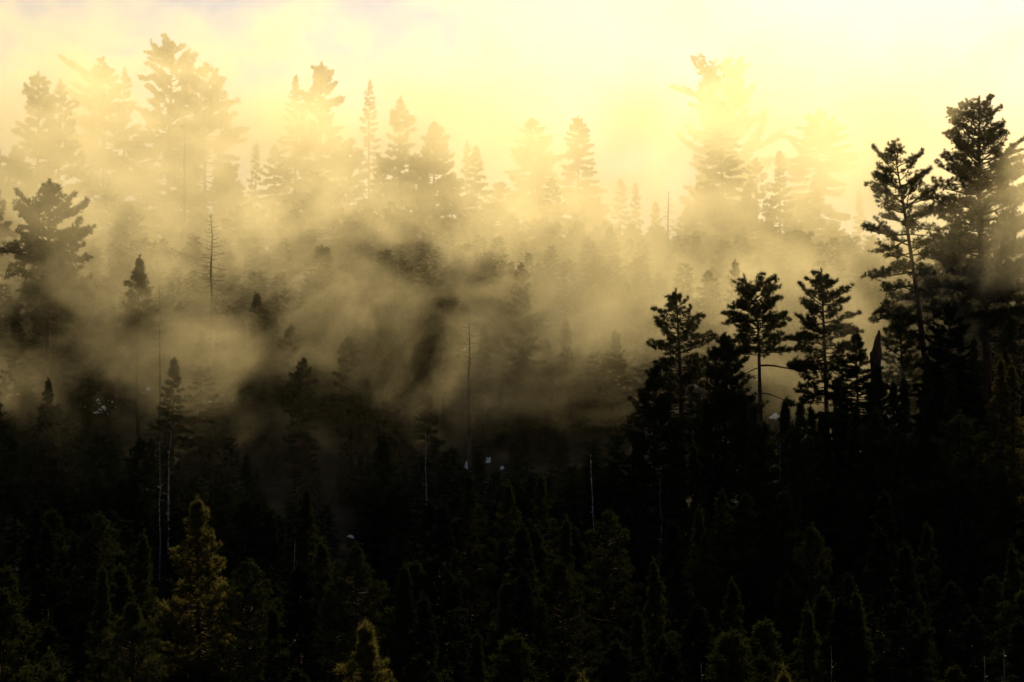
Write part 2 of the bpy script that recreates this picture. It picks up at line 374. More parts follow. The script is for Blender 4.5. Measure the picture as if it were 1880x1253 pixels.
# dead trees of the ridge
def snag(name, label, px, top, Y, group=None, mat='dead', **kw):
    Y = RY(Y)
    loc, H = base_at(px, top, Y)
    kw.setdefault('seed', int(px + top))
    return plant(name, label, 'dead tree', group, loc, snag_meshes(H=H, mat=mat, **kw))
snag('dead_tree', 'bare grey snag with a forked tip in front of the tallest pale ridge pine', 338, 222, 384, r0=.45, br=16, brL=1.6, top_frac=.55, droop=-.5)
snag('dead_tree', 'thin dead pole with a few twigs rising at the left of the twin-peaked clump', 462, 250, 402, r0=.2, br=14, brL=1.4, top_frac=.6, droop=-.5)
snag('dead_tree', 'bare dark pole with drooping lower twigs in the bright gap right of centre', 1223, 350, 365, r0=.32, br=30, brL=3.4, top_frac=.45, droop=.5)
snag('dead_tree', 'tall thin dead tree with drooping bare branches over the brightest left mist bank', 397, 390, 313, r0=.38, br=60, brL=3.1, top_frac=.62, droop=.6)
snag('dead_tree', 'thin dead stem with short level twigs, right of the slender pine in the left mist', 293, 525, 305, r0=.2, br=26, brL=1.5, top_frac=.7, droop=.1)
snag('dead_tree', 'needle-thin bare spire rising from the dark centre of the slope', 862, 560, 300, r0=.42, br=34, brL=2.2, top_frac=.62, droop=.5, taper=1.0)
snag('dead_tree', 'faint bare dead tree in the glow behind the short broken stump', 1598, 505, 345, r0=.15, br=24, brL=1.6, top_frac=.6, droop=.2)
snag('dead_tree', 'bare twiggy dead tree beside the dark slope left of the black pines', 1018, 640, 318, r0=.14, br=20, brL=1.2, top_frac=.7, droop=.2)

# ------------------------------------------------------------------ mid slope, half in the mist
def mid(label, px, top, Y, half, bot, prof=CONE, style='fir', limbs=50, **kw):
    kw.setdefault('tuft', 0.5); kw.setdefault('nb', 10); kw.setdefault('bw', 0.10); half *= 1.15; limbs = int(limbs * 1.4)
    return named('fir_tree' if style == 'fir' else 'pine_tree', label, 'tree', px, top, Y, half, bot, prof=prof, style=style, limbs=limbs,
                 group='trees half in the mist on the slope', mats=(('fir' if style == 'fir' else 'pine'), 'bark'), **kw)
mid('tall dark green pine with broad crown and long reddish trunk at the left', 92, 330, 318, 76, 590, ((0, .5), (.25, .9), (.55, 1), (.78, .7), (.9, .35), (1, .08)), 'pine', 72, dens=1.1, trunk_r=.55, stubs=8)
mid('slender pointed pine alone in the left mist, with a long bare lower trunk', 258, 472, 313, 44, 650, CONE, 'pine', 60, trunk_r=.33)
mid('small sharp dark fir at the mist edge under the bright gap', 1122, 420, 355, 30, 520, CONE, 'fir', 44)
mid('sparse fir with upswept star-like branches at its top, right of centre', 955, 485, 312, 42, 660, ((0, 1), (.3, .8), (.6, .5), (.85, .3), (1, .06)), 'fir', 40, dens=.7, up=.8)
mid('left one of two small dark fir tips side by side at the mist edge', 793, 598, 312, 24, 720, COL, 'fir', 44)
mid('right one of two small dark fir tips side by side at the mist edge', 813, 600, 311, 24, 720, COL, 'fir', 44)
mid('short dark pointed fir tip alone right of the sparse star-topped fir', 1005, 625, 318, 16, 720, CONE, 'fir', 34)
mid('rounded dark fir fading into mist, left of centre, above the lone lit pine', 496, 636, 315, 32, 760, COL, 'fir', 44)
mid('faint fir in the mist between the brightest bank and the dark centre', 580, 618, 330, 36, 760, CONE, 'fir', 44)
mid('pale topped small pine low in the dark centre', 690, 706, 305, 34, 800, COL, 'pine', 40)
mid('dark narrow fir below the pair of small fir tips', 782, 712, 303, 34, 860, CONE, 'fir', 46)
mid('dark fir hidden in the shadowed hollow of the mist, centre', 705, 470, 350, 46, 640, CONE, 'fir', 50)
mid('dark fir right of the shadowed hollow of the mist', 745, 520, 345, 40, 660, CONE, 'fir', 46)
mid('dark fir left of the shadowed hollow of the mist', 655, 500, 352, 44, 660, CONE, 'fir', 46)
mid('brownish thin pine standing in the lower mist patch right of centre', 1065, 640, 318, 30, 760, CONE, 'pine', 40)
mid('pale green fir top inside the lower mist patch right of centre', 985, 690, 312, 34, 820, CONE, 'fir', 44)
mid('straight reddish trunk with a thin crown, right behind the broad dark pine at the left', 108, 450, 322, 40, 560, COL, 'pine', 40, trunk_r=.3)

MT = [(30, 560, 318), (150, 600, 322), (205, 560, 330), (330, 560, 326), (370, 610, 318), (440, 580, 328), (470, 540, 332), (535, 600, 322), (610, 560, 328), (640, 620, 318),
      (735, 610, 316), (850, 560, 326), (890, 600, 318), (925, 560, 330), (1040, 590, 322), (1090, 540, 331), (1130, 610, 318), (1150, 520, 333), (1200, 560, 330), (780, 540, 331),
      (690, 560, 324), (1300, 500, 333), (1420, 560, 331), (1530, 540, 333), (1350, 480, 334), (1480, 620, 326), (1690, 520, 330), (555, 660, 312), (320, 660, 311), (960, 640, 314)]
for i, (px, top, Y) in enumerate(MT):
    mid('ghostly conifer half dissolved in the mid-slope mist, top barely showing', px, top, Y - 7, (34, 40, 28)[i % 3], 860, (CONE, COL)[i % 2], ('fir', 'fir', 'pine')[i % 3], 50)

# ------------------------------------------------------------------ the black pines on the right
def hero(name, label, px, top, Y, **kw):
    loc, H = base_at(px, top, Y)
    kw.setdefault('tuft', .40); kw.setdefault('nb', 24); kw.setdefault('bw', .045); kw.setdefault('mats', ('pine', 'bark')); kw['limbs'] = int(kw['limbs'] * 1.35)
    bot = kw.pop('bot'); c0 = (P(px, bot, Y)[2] - loc[2]) / H
    kw['W'] = M2(kw.pop('half') * 1.25, Y)
    if 'tpath' in kw:
        tpth = kw.pop('tpath')          # (py, dx px) pairs
        kw['path'] = sorted([((P(px, py, Y)[2] - loc[2]) / H, M2(dx, Y)) for py, dx in tpth])
    kw.setdefault('depth', .99)
    ex = []
    for (py, sgn, lp, el, upc, bt, th) in kw.pop('limbs_at', ()):
        ex.append(((P(px, py, Y)[2] - loc[2]) / H, sgn, M2(lp, Y), el, upc, bt, th))
    kw['extra'] = tuple(ex)
    return plant(name, label, 'tree', 'black pines in front of the mist', loc, tree_meshes(crown0=c0, H=H, **kw))
hero('pine_tree', 'leftmost tall black pine, pointed crown and straight trunk against the bright mist', 1243, 532, 285, seed=11, bot=830, half=62, limbs=62,
     prof=((0, .7, .7), (.2, .9, .8), (.45, .95, .8), (.62, .8, .9), (.72, .82, .95), (.80, .62, .6), (.88, .5, .35), (1, .15)), trunk_r=.46, dens=1.05, stubs=8,
     tpath=((900, 8), (700, 6), (532, -2)), limbs_at=((625, 1, 62, .05, .3, .3, 1), (590, 1, 48, .1, .3, .3, 1), (580, -1, 46, .15, .1, .3, 1), (640, -1, 60, 0, .2, .3, 1), (650, 1, 24, .3, .5, .95, .7)))
hero('pine_tree', 'flat-topped black pine with bare lower limbs, between the pointed pines', 1372, 527, 285, seed=23, bot=655, half=56, limbs=48,
     prof=((0, .5, .4), (.25, .7, .7), (.5, .9, .9), (.8, .75, 1), (.92, .6, .9), (1, .35, .5)), trunk_r=.45, dens=1.15, stubs=12,
     tpath=((1000, 24), (750, 22), (600, 20), (560, 12), (527, 0)), limbs_at=((672, 1, 88, .05, -.35, .55, 1.3), (676, -1, 44, -.15, -.5, .6, 1.3), (722, 1, 60, -.1, -.25, .8, 1.2), (642, -1, 44, .05, -.2, .4, 1), (648, 1, 70, -.05, -.2, .45, 1), (632, -1, 50, .1, .1, .3, 1),
     (585, 1, 60, .15, -.2, .25, 1), (590, -1, 60, .1, -.1, .3, 1), (560, 1, 52, .35, -.3, .3, 1)))
hero('pine_tree', 'black pine with a blunt rounded top and one long limb stretched to the right', 1509, 496, 283, seed=31, bot=745, half=62, limbs=58,
     prof=((0, .9, .3), (.25, 1, .5), (.5, .9, .7), (.62, .75, .8), (.72, .7, .9), (.86, .62, .6), (.93, .4, .36), (1, .25)), trunk_r=.45, dens=1.1, stubs=6,
     tpath=((1000, 10), (700, 5), (496, -1)), limbs_at=((600, 1, 72, .05, .05, .25, 1.2), (608, 1, 62, .0, .1, .3, 1), (560, 1, 50, .0, .2, .3, 1), (620, -1, 62, -.1, .1, .3, 1), (660, -1, 66, -.25, -.1, .4, 1), (715, -1, 60, -.35, .2, .5, 1)))
hero('pine_tree', 'leaning black pine with bare forked limbs, right of the broken stump', 1640, 262, 292, seed=47, bot=640, half=66, limbs=58,
     prof=((0, .9, .3), (.2, 1.15, .5), (.4, 1, .6), (.6, .95, .7), (.8, .95, .85), (.9, .85, .95), (.95, .6, .75), (1, .2)), trunk_r=.52, dens=1.0, tuft=.40, stubs=5, depth=.99,
     tpath=((1000, 82), (700, 57), (560, 42), (450, 28), (380, 18), (330, 10), (262, 0)),
     limbs_at=((375, -1, 72, .75, -.2, .45, 1.5), (385, 1, 70, .75, -.2, .4, 1.4), (345, 1, 66, .6, -.1, .4, 1), (350, -1, 64, .5, .0, .4, 1), (430, -1, 82, -.1, -.2, .45, 1.2), (440, -1, 80, -.4, .3, .4, 1.2),
     (500, -1, 84, -.1, -.25, .4, 1.1), (560, -1, 96, -.5, -.05, .4, 1.3), (545, -1, 82, -.1, -.3, .4, 1.1), (520, -1, 60, -.4, .2, .4, 1), (430, 1, 60, -.15, -.3, .5, 1), (470, 1, 50, .1, -.4, .45, 1), (420, 1, 62, .1, -.3, .4, 1), (590, -1, 50, -.3, .2, .4, 1)))
hero('pine_tree', 'tallest black pine at the right, thick straight trunk veiled by sunlit mist', 1798, 178, 306, seed=59, bot=640, half=106, limbs=120,
     prof=((0, .85, .9), (.25, .9, 1), (.5, .92, 1), (.68, .85, .95), (.78, .6, .6), (.84, .62, .55), (.93, .42, .42), (1, .2)), trunk_r=.72, dens=1.05, stubs=6,
     tpath=((1000, 12), (640, 6), (400, -4), (178, 0)), limbs_at=((255, -1, 72, .0, .1, .3, 1), (355, 1, 82, .0, -.1, .3, 1), (420, -1, 70, .0, .1, .3, 1)))
hero('pine_tree', 'dark pine pressed against the left foot of the leftmost pointed black pine', 1200, 672, 278, seed=61, bot=980, half=62, limbs=90, style='pine',
     prof=((0, 1), (.3, 1, .9), (.6, .8), (.85, .42), (1, .1)))
hero('pine_tree', 'dense dark cone-shaped pine between the leftmost and the flat-topped black pines', 1330, 612, 280, seed=67, bot=920, half=74, limbs=110,
     prof=((0, 1), (.4, .9), (.7, .6), (.9, .32), (1, .08)))
hero('fir_tree', 'neat black fir with tiered pointed tip, below the long outstretched limb', 1572, 611, 280, seed=71, bot=900, half=84, limbs=120, style='fir', mats=('fir', 'bark'), tuft=.4,
     prof=((0, 1), (.35, .85), (.6, .6), (.78, .38), (.84, .26), (1, .03)))
hero('pine_tree', 'green pine filling the space behind the leaning black pine', 1655, 560, 300, seed=73, bot=760, half=44, limbs=50, prof=ROUND, dens=.9)
hero('fir_tree', 'thick dark fir between the leaning and the tallest black pines', 1742, 560, 284, seed=79, bot=900, half=70, limbs=100, style='fir', mats=('fir', 'bark'), tuft=.4, prof=COL)
hero('fir_tree', 'dark fir cut by the right frame edge, behind the tallest black pine', 1872, 560, 300, seed=83, bot=900, half=62, limbs=90, style='fir', mats=('fir', 'bark'), tuft=.42, prof=COL)
hero('pine_tree', 'dark bushy pine right of the trunk of the flat-topped black pine', 1440, 735, 276, seed=89, bot=1000, half=40, limbs=60, prof=CONE)
hero('pine_tree', 'dark pine crowding the foot of the flat-topped black pine', 1385, 745, 274, seed=97, bot=1000, half=46, limbs=60, prof=CONE)
hero('pine_tree', 'dark pine below the broken stump', 1612, 668, 276, seed=101, bot=950, half=46, limbs=70, prof=CONE)
for px, top, Y, hf in [(1295, 735, 277, 40), (1362, 715, 276, 36), (1404, 775, 275, 40), (1540, 690, 278, 40), (1600, 705, 275, 40), (1640, 700, 283, 44), (1700, 650, 281, 40),
                       (1725, 600, 287, 44), (1168, 800, 279, 44), (1790, 620, 282, 48), (1840, 640, 280, 48), (1240, 800, 276, 40), (1460, 790, 276, 40), (1510, 760, 277, 44)]:
    hero('pine_tree', 'dark understorey pine merging into the black mass below the tall pines on the right', px, top, Y, seed=px, bot=1000, half=hf, limbs=64, prof=CONE if px % 3 else COL, nb=14, bw=.07)
# broken stump
def broken_snag():
    px, top, Y = 1607, 603, 281
    loc, H = base_at(px, top, Y)
    g = Geo(); n = 14; z = np.linspace(0, 1, n); sides = 11; rng = np.random.default_rng(5)
    rings = []
    for k, u in enumerate(z):
        r = 0.74 - 0.12 * u; th = np.arange(sides) / sides * 2 * math.pi
        rr = r * (1 + .09 * rng.normal(size=sides))
        x = np.cos(th) * rr; y = np.sin(th) * rr * .8; zz = np.full(sides, u * H)
        if k == n - 1: zz = H - 2.6 + 2.6 * (0.5 + .5 * np.cos(th - .3)) ** 1.3 + rng.uniform(-.45, .1, size=sides); x = x * .8
        if k == n - 2: zz = np.full(sides, H - 3.0) + rng.uniform(-.15, .15, size=sides); x = x * 1.12
        if k == n - 3: zz = np.full(sides, min(H - 4.2, z[k] * H))
        rings.append(np.stack([x, y, zz], 1))
    V = np.concatenate(rings + [np.array([[0.1, 0, H - 2.7]])])
    q = [(k * sides + j, k * sides + (j + 1) % sides, (k + 1) * sides + (j + 1) % sides, (k + 1) * sides + j) for k in range(n - 1) for j in range(sides)]
    t = [((n - 1) * sides + j, (n - 1) * sides + (j + 1) % sides, n * sides) for j in range(sides)]
    g.add(V, tris=t, quads=q)
    o = link(bpy.data.objects.new('broken_trunk', g.mesh('broken_trunk', [M['bark']]))); o.location = loc
    o['label'] = 'thick jagged broken tree stump standing against the glow, left of the leaning black pine'; o['category'] = 'dead tree'
broken_snag()

# ------------------------------------------------------------------ pale thin trunks in the dark
def pole(label, px, top, Y, r, lean=0, mat='birch', bot=None):
    loc, H = base_at(px, top, Y)
    if bot is not None:
        pass
    return plant('dead_birch', label, 'dead tree', 'thin pale bare trunks in the dark forest', loc, snag_meshes(int(px), H, r0=r, br=7, brL=.8, top_frac=.5, droop=.1, mat=mat, lean=lean, taper=.75, fine=False))
pole('brightest thin white bare trunk, left, above the lone lit pine', 316, 790, 268, .15)
pole('thin white bare trunk just left of the brightest one', 295, 800, 270, .10)
pole('thin pale bare trunk below the pair of small fir tips', 787, 790, 275, .13)
pole('thin pale bare trunk at the right of the dark centre, beside the dark pines', 1089, 835, 262, .14)
pole('short pale bare trunk under the flat-topped black pine', 1428, 812, 262, 0.078)
pole('thin dotted white trunk in the dark, left of the bottom centre', 538, 990, 226, 0.060)
pole('very faint thin trunk in the dark, bottom centre', 798, 1040, 220, 0.054)
pole('thin trunk at the bottom edge left of the gold-lit pine tips', 1291, 1218, 170, .06)
pole('right one of two slanting lit trunks in the bottom right corner', 1843, 1188, 168, .10, lean=-.01)
pole('left one of two slanting lit trunks in the bottom right corner', 1820, 1205, 167, .08, lean=-.01)
pole('faint thin bare trunk right of the low pines at the bottom', 1515, 1185, 172, 0.036)
pole('thin pale bare trunk between the leftmost black pine and the dark pines', 1214, 880, 255, 0.060)

# ------------------------------------------------------------------ dark young pines in front
def front(label, px, top, Y, half, lit=False, prof=CONE, limbs=64, group='shaded young pines in front', **kw):
    zl = 0.42
    kw.setdefault('tuft', .36); kw.setdefault('nb', 16); kw.setdefault('bw', .05); limbs = int(limbs * 1.35)
    loc, H = base_at(px, top, Y)
    vis = M2(260, Y)
    c0 = max(.08, 1 - vis / H * 1.25)
    return plant('pine_tree', label, 'tree', group, loc,
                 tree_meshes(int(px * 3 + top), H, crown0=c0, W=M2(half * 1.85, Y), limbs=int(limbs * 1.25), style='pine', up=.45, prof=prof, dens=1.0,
                             mats=('gold' if lit else 'pine', 'bark'), **kw))  # lit trees take the needle copy with sunlight in its colour
SG = 'sunlit young pines in front'
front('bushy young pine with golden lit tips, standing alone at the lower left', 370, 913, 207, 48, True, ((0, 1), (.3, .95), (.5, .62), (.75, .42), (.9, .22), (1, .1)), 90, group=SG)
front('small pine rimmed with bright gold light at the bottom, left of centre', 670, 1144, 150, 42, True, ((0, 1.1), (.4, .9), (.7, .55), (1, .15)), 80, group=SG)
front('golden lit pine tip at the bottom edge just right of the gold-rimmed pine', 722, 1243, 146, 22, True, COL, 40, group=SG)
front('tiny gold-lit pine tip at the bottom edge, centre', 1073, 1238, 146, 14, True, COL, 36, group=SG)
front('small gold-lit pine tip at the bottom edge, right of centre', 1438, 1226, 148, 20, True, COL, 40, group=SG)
front('dim olive pine immediately left of the lone lit pine, its tip slightly lower', 265, 975, 212, 36)
front('dim olive pine top behind and left of the other dim olive pines', 182, 942, 222, 34, False, ROUND)
front('narrow dim pine at the lower left below the olive pine top', 185, 1040, 200, 26)
front('low pine with a lumpy top between the narrow dim pine and the lone lit pine', 240, 1102, 185, 36, False, ROUND)
front('dim pine with a forked ragged top right of the lone lit pine', 456, 1028, 204, 42, False, ROUND)
front('tall dim pine with an arrow-shaped crown left of the bottom centre', 595, 990, 205, 44)
front('low dim pine between the forked-top pine and the arrow-shaped pine', 506, 1110, 182, 26)
front('ragged dim pine right of the arrow-shaped pine', 655, 1000, 210, 36, False, ROUND)
front('dim pine with a neat pointed crown near the bottom centre', 740, 1033, 203, 38)
front('pale dim pine rising at the foot of the needle-thin bare spire', 862, 868, 240, 36, False, CONE)
front('olive pine tip, left of the pair right of the centre', 936, 884, 236, 38)
front('olive pine tip, right of the pair right of the centre', 993, 868, 238, 38)
front('dim pine with a knobbly tip below the thin pale trunk right of centre', 1113, 936, 228, 36, False, ROUND)
front('small dim pine between the olive pine pair and the knobbly pine', 1040, 948, 226, 22)
front('narrow dim pine low in the centre', 926, 1064, 196, 32)
front('rounded dim pine right of the narrow one low in the centre', 1030, 1028, 202, 40, False, ROUND)
front('dim pine tip far down, left of the bottom centre', 566, 895, 238, 34)
front('young pine standing in front of the trunk of the leftmost black pine', 1272, 812, 250, 32)
front('dark pine with an upright tip under the bare limbs of the flat-topped pine', 1468, 734, 258, 40)
front('dark pine right of the one under the bare limbs', 1492, 745, 262, 34)
front('dark pointed pine under the neat black fir', 1571, 738, 256, 30)
front('dark round-shouldered pine under the broken stump', 1610, 750, 254, 30, False, ROUND)
front('dark pine tip in front of the leaning trunk', 1655, 690, 262, 36)
front('dark pine tip right of the leaning trunk', 1716, 722, 258, 30)
front('dark pine tip under the tallest black pine', 1748, 690, 260, 30)
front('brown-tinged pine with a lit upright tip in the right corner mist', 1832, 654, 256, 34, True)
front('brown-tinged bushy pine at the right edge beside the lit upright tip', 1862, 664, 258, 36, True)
front('tall dark olive pine with a columnar crown in the lower right', 1765, 756, 244, 46, False, COL, 90)
front('dark pine column left of the tall olive pine in the lower right', 1655, 800, 248, 40)
front('dim pine low below the leftmost black pine', 1330, 898, 236, 36)
front('dim pine between the low ones under the leftmost black pine', 1285, 930, 230, 34)
front('dim flat-topped pine low under the flat-topped black pine', 1366, 905, 240, 34, False, ROUND)
front('dim pine with a tiered tip low in the right half', 1490, 962, 222, 28, False, ROUND)
front('dim narrow pine near the bottom, right half', 1570, 1080, 190, 32)
front('dim ragged pine at the bottom left of the gold-lit tip', 1396, 1198, 165, 28, False, ROUND)
front('dim pine at the bottom edge near the left corner', 85, 1208, 165, 28)
front('very dim pine at the left, near the corner', 50, 1140, 180, 34)
front('very dim pine tip low at the bottom centre', 870, 1160, 178, 28)
front('very dim pine tip at the bottom right of the pointed pine', 790, 1150, 180, 26)
front('dim pine spray low in the right half, by the frame edge', 1858, 1002, 210, 34)
front('dim pine low beneath the tall olive pine', 1700, 960, 220, 34)
front('dim pine in the dark lower right', 1690, 1090, 192, 34)
front('dim pine in the dark right of the centre, low', 1200, 1028, 205, 34)
front('dim pine far down right of the centre', 1168, 1120, 188, 30)
front('dim pine tip in the dark between centre and right', 1345, 1062, 198, 34)
front('dim pine tip in the dark, lowest one left of the narrow pine', 1480, 1110, 186, 32)

# ------------------------------------------------------------------ snow patches seen through gaps
SNOW = [(a, b, c * .62, d * .6) for a, b, c, d in [(187, 752, 46, 18), (272, 716, 8, 3), (356, 733, 10, 6), (386, 738, 7, 4), (428, 738, 9, 4), (842, 628, 10, 4), (851, 645, 6, 6),
        (858, 858, 9, 10), (896, 850, 8, 9), (922, 862, 6, 3), (1424, 768, 13, 6), (645, 988, 12, 3), (664, 1004, 6, 5), (340, 430, 14, 5), (425, 425, 18, 5)]]
def ground_hit(px, py):
    for Y in np.arange(190, 470, 0.5):
        p = P(px, py, Y)
        if p[2] <= float(ground(p[0], Y)): return p
    return None
WORDS = ['wide bluish snow patch at the left, seen through a gap in the dark trees', 'tiny snow fleck above and right of the wide snow patch',
 'ragged snow fleck left of the long dead trunk', 'small snow fleck right beside the long dead trunk', 'snow fleck right of the long dead trunk',
 'upper snow fleck by the needle-thin spire', 'lower snow fleck by the needle-thin spire', 'snow fleck at the foot of the needle-thin spire',
 'broken snow fleck right of the foot of the spire', 'smallest snow fleck right of the foot of the spire', 'snow fleck under the flat-topped black pine',
 'dim snow streak low left of the centre', 'dim snow crescent low left of the centre', None, None]
GAPS = []
for (px, py, hw, hh), lab in zip(SNOW, WORDS):
    if lab is None: continue
    p = ground_hit(px, py)
    if p is None: continue
    GAPS.append((px, py, hw * .8, p[1]))
    rng = np.random.default_rng(px); n = 22; g = Geo(); wx = M2(hw * .9, p[1]); wy = M2(hh * .9, p[1]) / 0.35
    th = np.arange(n) / n * 2 * math.pi; V = []
    for k, s in enumerate((1, .8, .5, .2)):
        rr = s * (1 + .65 * rng.uniform(-1, 1, size=n) * (k <= 2) + .12 * rng.normal(size=n))
        X = p[0] + np.cos(th) * rr * wx; Y = p[1] + np.sin(th) * rr * wy
        V.append(np.stack([X, Y, ground(X, Y) + (0.0, .10, .15, .18)[k]], 1))
    V.append(np.array([[p[0], p[1], float(ground(p[0], p[1])) + .19]]))
    q = [(k * n + j, k * n + (j + 1) % n, (k + 1) * n + (j + 1) % n, (k + 1) * n + j) for k in range(3) for j in range(n)]
    g.add(np.concatenate(V) - p, tris=[(3 * n + j, 3 * n + (j + 1) % n, 4 * n) for j in range(n)], quads=q)
    o = link(bpy.data.objects.new('snow_patch', g.mesh('snow_patch', [M['snow']], True))); o.location = p
    o['label'] = lab; o['category'] = 'snow patch'; o['group'] = 'snow patches on the shaded slope'

# ------------------------------------------------------------------ forest fill on the slope
PROTO = []
for s, (st, H, W, prof, lb) in enumerate([('fir', 24, 4.4, CONE, 120), ('fir', 20, 3.4, COL, 110), ('fir', 27, 4.8, CONE, 130), ('pine', 22, 3.8, COL, 90),
                                          ('pine', 19, 4.0, CONE, 90), ('fir', 17, 3.6, CONE, 96)]):
    PROTO.append((H, tree_meshes(900 + s, H, crown0=.12, W=W, prof=prof, limbs=lb, style=st, tuft=.5, nb=9, bw=.13, mats=('fir' if st == 'fir' else 'pine', 'bark')), st))
FILL_LABELS = {0: 'dark fir packed among its like in the misty middle of the slope', 1: 'dark pine packed among its like in the misty middle of the slope',
               2: 'nearly black fir in the shaded lower forest', 3: 'nearly black pine in the shaded lower forest'}
R = random.Random(5); placed = []
def envelope(px):
    """highest allowed tree top (photo row) for the fill, across the picture"""
    xs = [0, 150, 300, 450, 600, 700, 850, 1000, 1100, 1250, 1400, 1500, 1600, 1880]
    ys = [640, 690, 700, 700, 690, 620, 660, 660, 640, 760, 830, 760, 700, 700]
    return np.interp(px, xs, ys)
tries = 0
while len(placed) < 150 and tries < 6000:
    tries += 1
    Y = R.choice([R.uniform(302, 430), R.uniform(262, 335), R.uniform(205, 270), R.uniform(150, 215)])
    px = R.uniform(-60, 1940)
    k = R.randrange(len(PROTO)); H = PROTO[k][0] * R.uniform(.75, 1.15)
    x = M2(px - 940, Y); g = float(ground(x, Y)); zt = g + H
    top = 1000 - zt / Y * FPX
    lim = envelope(px) + R.uniform(0, 60)
    if Y < 270: lim = max(lim, 900 + R.uniform(0, 80) - (70 if px > 1300 else 0))
    if Y < 312 and 200 < px < 1150: lim = max(lim, 790 + R.uniform(0, 60))
    if Y > 335: lim = max(450, lim - 150)
    if top < lim: H -= (lim - top) * Y / FPX; top = lim
    if H < 9 or H > 32: continue
    half = 36 * 290 / Y
    if any(abs(px - gx) < half + gw and top < gy + 12 and Y < gY + 6 for gx, gy, gw, gY in GAPS): continue
    if any(abs(px - a) < 17 * 290 / Y and abs(Y - b) < 7 for a, b in placed): continue
    if 1130 < px < 1700 and 255 < Y < 345 and top < 820: continue
    if any(abs(px - a) < 95 and Y < b + 4 and top < c for a, b, c in ((370, 207, 1150), (670, 152, 1253))): continue
    placed.append((px, Y))
    me = PROTO[k]; st = me[2]; low = Y < 275
    lab = FILL_LABELS[(2 if low else 0) + (1 if st == 'pine' else 0)]
    s = H / me[0]; sx = s * R.uniform(.9, 1.25)
    plant('fir_tree' if st == 'fir' else 'pine_tree', lab, 'tree', ('%ss %s' % (st, 'in the shaded lower forest' if low else 'in the misty middle of the slope')), (x, Y, g - .3), me[1], R.uniform(0, 6.28), (sx, sx, s)).rotation_euler[:2] = (R.gauss(0, .022), R.gauss(0, .022))
print('trees planted', COUNT[0], 'fill', len(placed))

def young_wood():
    rng = np.random.default_rng(77); R = random.Random(77); protos = []
    for k in range(6):
        H = 10; V = []
        for i in range(60):
            u = .04 + .96 * i / 60; az = i * 2.4 + R.gauss(0, .3); L = (1 - u) ** .8 * 2.3 * R.uniform(.7, 1.15) + .15
            for j in range(5):
                f = (j + 1) / 5; c = np.array([math.cos(az) * L * f, math.sin(az) * L * f, u * H - .25 * L * f + .1 * L * f * f])
                for q in range(5):
                    d = rng.normal(size=3); d /= np.linalg.norm(d); d = d * .8 + np.array([math.cos(az), math.sin(az), .1]) * .7
                    sdv = np.cross(d, rng.normal(size=3)); sdv /= np.linalg.norm(sdv)
                    V += [c + sdv * .09, c - sdv * .09, c + d * .6]
        protos.append(np.array(V))
    g = Geo(); nT = 0
    while nT < 900:
        Y = R.uniform(235, 470); px = R.uniform(-80, 1960); x = M2(px - 940, Y); gz = float(ground(x, Y)); h = R.uniform(5, 13)
        top = 1000 - (gz + h) / Y * FPX
        if top < 430 or (200 < px < 1150 and 245 < Y < 312 and top < 800): continue
        if 1130 < px < 1700 and 255 < Y < 345 and top < 800: continue
        if any(abs(px - gx) < 10 + gw and top < gy + 4 and Y < gY + 2 for gx, gy, gw, gY in GAPS): continue
        V = protos[nT % 6]; a = R.uniform(0, 6.28); c, s_ = math.cos(a) * h / 10, math.sin(a) * h / 10
        W_ = np.stack([V[:, 0] * c - V[:, 1] * s_, V[:, 0] * s_ + V[:, 1] * c, V[:, 2] * h / 10], 1) * [1.2, 1.2, 1] + [x, Y, gz]
        g.add(W_, tris=np.arange(len(W_)).reshape(-1, 3)); nT += 1
    o = link(bpy.data.objects.new('undergrowth', g.mesh('undergrowth', [M['fir']]))); o['kind'] = 'stuff'
    o['label'] = 'dense dark young firs and brush covering the slope between the trees'; o['category'] = 'undergrowth'
young_wood()
#@@END TREES

